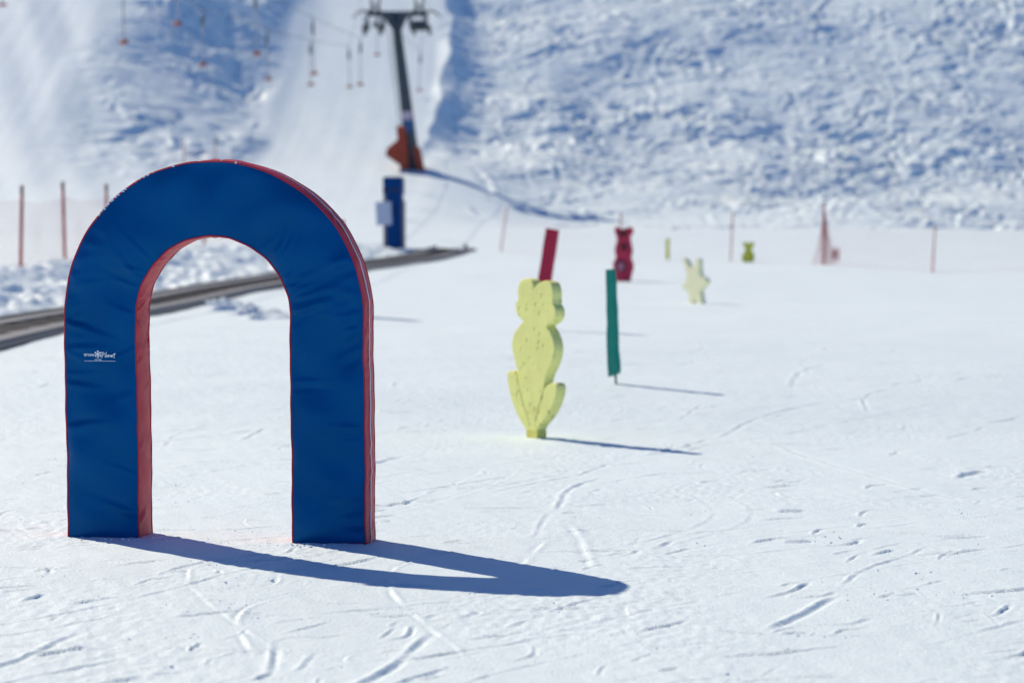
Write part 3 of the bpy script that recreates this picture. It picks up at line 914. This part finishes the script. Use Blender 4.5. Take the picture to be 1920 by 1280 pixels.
# the net gathered round the tall pole
mb = MB(); rl = random.Random(6)
x0, y0 = 8.46, 65.6; z0 = ground(x0, y0)
for i in range(26):
    a = rl.uniform(0, 2*math.pi); q = rl.random()**.7
    ex, ey = (.36*math.cos(a)*q+.02), .25*math.sin(a)*q
    pts = []
    for j in range(9):
        t = j/8
        sp = (1-t)**1.15
        pts.append((x0+ex*sp*(1+.15*math.sin(t*6+a))+.03*math.sin(t*9+i)-8, y0+ey*sp-65, z0+.02+t*1.42))
    mb.tube(pts, .0036, 3, False)
for j in range(15):
    t = j/15; sp = (1-t)**1.15
    mb.tube([(x0+.36*sp*math.cos(q*.35)-8+.02, y0+.25*sp*math.sin(q*.35)-65, z0+.04+t*1.42+.03*math.sin(q*1.7)) for q in range(19)], .003, 3, False)
mb.build('gathered_net', M_net, fr)
mb = MB(); 
for i in range(26):
    a = rl.uniform(0, 6.28)
    mb.tube([(x0+.30+.13*math.cos(a+q*.8)*rl.uniform(.5, 1)-8, y0+.1*math.sin(a+q*.9)-65.1, z0+.08+.40*rl.random()) for q in range(5)], .0035, 3, False)
mb.build('gathered_net', M_net, fr)
fu = empty('safety_fence', (-14, 107.5, 0))
tag(fu, 'short run of orange-red poles just behind the top of the arch', 'fence')
for x, y in ((-14.52, 107.2), (-13.21, 108.0)): pole(fu, x, y, 1.5, 0, .026)
net_mesh('net', [(x, y, ground(x, y)) for x, y in ((-14.52, 107.2), (-13.21, 108.0))], 1.0, fu, .12, None, .002)

# ---------------------------------------------------------------- lift pylon
pyl = empty('lift_pylon', (-4.45, 110.3, ground(-4.45, 110.3)))
tag(pyl, 'dark steel T-shaped ski lift pylon with orange padding round its foot', 'lift pylon')
top = Vector((-.86, 0, 7.0))
def along(t): return Vector((top.x*t, 0, -.2+7.2*t))
mb = MB()
b0, b1 = along(0), along(1)
mb.tube([along(0), along(.25), along(.6), along(.92), along(1)], [.33, .30, .25, .21, .20], 14)
mb.build('column', M_steel, pyl, True)
mb = MB(); mb.add([(top.x-.55, -.16, 6.93), (top.x+.55, -.16, 6.93), (along(.9).x+.2, -.16, 6.3), (along(.9).x-.2, -.16, 6.3), (top.x-.55, .16, 6.93), (top.x+.55, .16, 6.93), (along(.9).x+.2, .16, 6.3), (along(.9).x-.2, .16, 6.3)],
        [(0, 3, 2, 1), (4, 5, 6, 7), (0, 1, 5, 4), (1, 2, 6, 5), (2, 3, 7, 6), (3, 0, 4, 7)])
mb.build('head_gusset', M_steel, pyl)
MB().box((top.x-1.28, -.15, 6.93), (top.x+1.46, .15, 7.15)).build('crossarm', M_steel, pyl)
for sx in (-1, 1):
    c = top.x+.09+sx*1.0
    # rising guide posts above the arm
    for dx in (-.10, .12):
        MB().tube([(c+dx, 0, 7.12), (c+dx*1.8, 0, 7.75+.2*(dx > 0))], .055, 8).build('guide_post', M_steel, pyl, True)
    MB().tube([(c-.35, 0, 7.05), (c-.05, 0, 7.45), (c+.33, 0, 7.05)], .05, 8).build('guide_brace', M_steel, pyl, True)
    # catcher horn at the outer end
    e = top.x+.09+sx*1.36
    MB().tube([(e, 0, 7.10), (e+sx*.18, -.1, 7.18), (e+sx*.40, -.15, 7.08), (e+sx*.66, -.2, 6.85)], [.06, .055, .045, .03], 8).build('catcher_horn', M_steel, pyl, True)
    # two hanging sheave trains on each side
    for q, dx in enumerate((-.36, .36)):
        mb = MB()
        mb.box((c+dx-.07, -.9, 6.35), (c+dx+.07, .9, 6.52))
        mb.tube([(c+dx, 0, 6.95), (c+dx-sx*.05, 0, 6.5)], .06, 8)
        mb.tube([(c+dx-.20, 0, 6.93), (c+dx, 0, 6.45)], .035, 6)
        arm = mb.build('sheave_beam', M_steel, pyl)
        for yy in (-.75, -.25, .25, .75):
            w_ = MB().tube([(c+dx-.05+sx*.12, yy, 6.30), (c+dx+.05+sx*.12, yy, 6.30)], .19, 14).build('sheave', M_steel, arm)
    # rounded motor-like counter block on the right hand train
    MB().box((c-.30, -.35, 6.30) if sx > 0 else (c-.06, -.2, 6.40), (c+.30, .35, 6.72) if sx > 0 else (c+.06, .2, 6.7), None, .06).build('bearing_block', M_steel, pyl)
mb = MB()
for t in [.14+.03*i for i in range(26)]:
    q = along(t); mb.tube([(q.x-.42, -.05, q.z), (q.x-.22, -.05, q.z)], .014, 5)
mb.tube([(along(.12).x-.42, -.05, along(.12).z), (along(.9).x-.42, -.05, along(.9).z)], .018, 5)
mb.build('ladder', M_steel, pyl)
q = along(.36); MB().box((q.x-.24, -.36, q.z-.20), (q.x+.22, -.33, q.z+.22)).build('plate', M_sign2, pyl)
q = along(.30); MB().box((q.x-.26, -.40, q.z-.30), (q.x+.24, -.36, q.z+.25)).build('plate', M_sign, pyl)
# padding wrapped round the foot
def pad(name, x0, x1, z0, z1, skew, y0, y1, par=pyl):
    return MB().add([(x0, y0, z0), (x1, y0, z0), (x1+skew, y0, z1), (x0+skew, y0, z1), (x0, y1, z0), (x1, y1, z0), (x1+skew, y1, z1), (x0+skew, y1, z1)],
        [(0, 1, 2, 3), (7, 6, 5, 4), (0, 4, 5, 1), (1, 5, 6, 2), (2, 6, 7, 3), (3, 7, 4, 0)]).build(name, M_pad, par)
pad('padding', -.62, -.22, .0, 1.95, -.18, -.45, .35)
pad('padding', .20, .52, -.25, 1.0, -.25, -.42, .35)
pad('padding', -.30, .22, -.2, .9, -.12, .34, .55)
MB().add([(-.62, -.40, .15), (-1.30, -.30, .62), (-1.22, -.25, .95), (-.72, -.38, 1.35), (-.62, .3, .15), (-1.30, .3, .62), (-1.22, .3, .95), (-.72, .3, 1.35)],
        [(0, 1, 2, 3), (7, 6, 5, 4), (0, 4, 5, 1), (1, 5, 6, 2), (2, 6, 7, 3), (3, 7, 4, 0)]).build('padding', M_pad, pyl)

# ---------------------------------------------------------------- rope and hanging tow bars
bars = [(-11.541, 72, 9.581, 2.0, 'A'), (-10.461, 76, 10.504, 1.99, 'B'), (-11.213, 88, 10.064, 1.89, 'A'), (-9.527, 90, 11.01, 2.29, 'B'), (-10.008, 99, 10.329, 1.87, 'A'),
        (-8.382, 102, 11.093, 2.19, 'B'), (-8.973, 108, 10.697, 1.82, 'A'), (-7.937, 118, 11.278, 1.81, 'A'), (-6.866, 110, 10.942, 1.93, 'B'), (-6.781, 122, 13.163, 1.82, 'B'), (-4.764, 126, 11.73, 1.88, 'B'), (-15.515, 74, 10.10, 1.18, 'A')]
labels = ['long tow bar hanging leftmost but one, orange end low against the smooth slope',
          'tow bar cut by the top edge, above the left shoulder of the arch',
          'tow bar with orange end hanging above the crown of the arch',
          'long thin tow bar cut by the top edge, right of the arch crown',
          'short tow bar hanging lowest just right of the arch crown',
          'tow bar hanging beside the left edge of the groomed lane, higher of two',
          'tow bar overlapping the left edge of the groomed lane, lower of two',
          'left one of the close pair of small tow bars left of the pylon',
          'right one of the close pair of small tow bars left of the pylon',
          'smallest tow bar hanging just under the left arm of the pylon',
          'small tow bar hanging right of the pylon column',
          'tow bar end showing in the top left corner of the photo']
proto = None
def make_bar():
    root = empty('tow_bar', (0, 0, 0))
    MB().tube([(0, 0, .22), (.03, 0, .12), (0, 0, 0)], .025, 6).build('rope_grip', M_spring, root, True)
    MB().tube([(0, 0, .02), (0, 0, -.03), (0, 0, -.38), (0, 0, -.44)], [.04, .065, .065, .03], 10).build('spring_box', M_spring, root, True)
    MB().tube([(0, 0, -.44), (0, 0, -1.76)], .024, 6).build('tow_tube', M_cord, root, True)
    MB().tube([(-.15, 0, -1.80), (-.10, 0, -1.77), (0, 0, -1.76), (.10, 0, -1.77), (.15, 0, -1.80)], [.04, .06, .07, .06, .04], 8).build('cross_bar', M_tbar, root, True)
    return root
for i, (x, y, z, ln, row) in enumerate(bars):
    if proto is None:
        proto = make_bar(); o = proto
    else:
        o = proto.copy(); col.objects.link(o)
        for ch in list(proto.children):
            c = ch.copy(); col.objects.link(c); c.parent = o
    o.location = (x, y, z); s = ln/1.85
    o.scale = (1, 1, s); o.rotation_euler = (0, R(random.uniform(-2, 2)), R(random.uniform(-30, 30)))
    tag(o, labels[i], 'tow bar', 'tow bars of the drag lift')
    o['row'] = row
PX = -4.45+top.x+.09
PZ = pyl.location.z+6.30-.19
def rope(row, sheave_x, label):
    pts = sorted([(y, x, z+.22) for x, y, z, l, r_ in bars if r_ == row and y < 111 and x > -15])
    P = [Vector((x, y, z)) for y, x, z in pts]
    far = sorted([(y, x, z+.22) for x, y, z, l, r_ in bars if r_ == row and y > 111])
    a = P[0]+(P[0]-P[2])*1.2
    line = [Vector((a.x, a.y, a.z+1.5))]+P+[Vector((x, y, z)) for y, x, z in far]
    last = line[-1]
    line.append(Vector((last.x+.6, last.y+30, last.z+13)))
    o = MB().tube(line, .011, 6).build('haul_rope', M_cable, None, True)
    return tag(o, label, 'rope', 'haul ropes of the drag lift')
rope('A', PX-1, 'thin steel haul rope carrying the left row of tow bars')
rope('B', PX+1, 'thin steel haul rope carrying the right row of tow bars by the pylon')
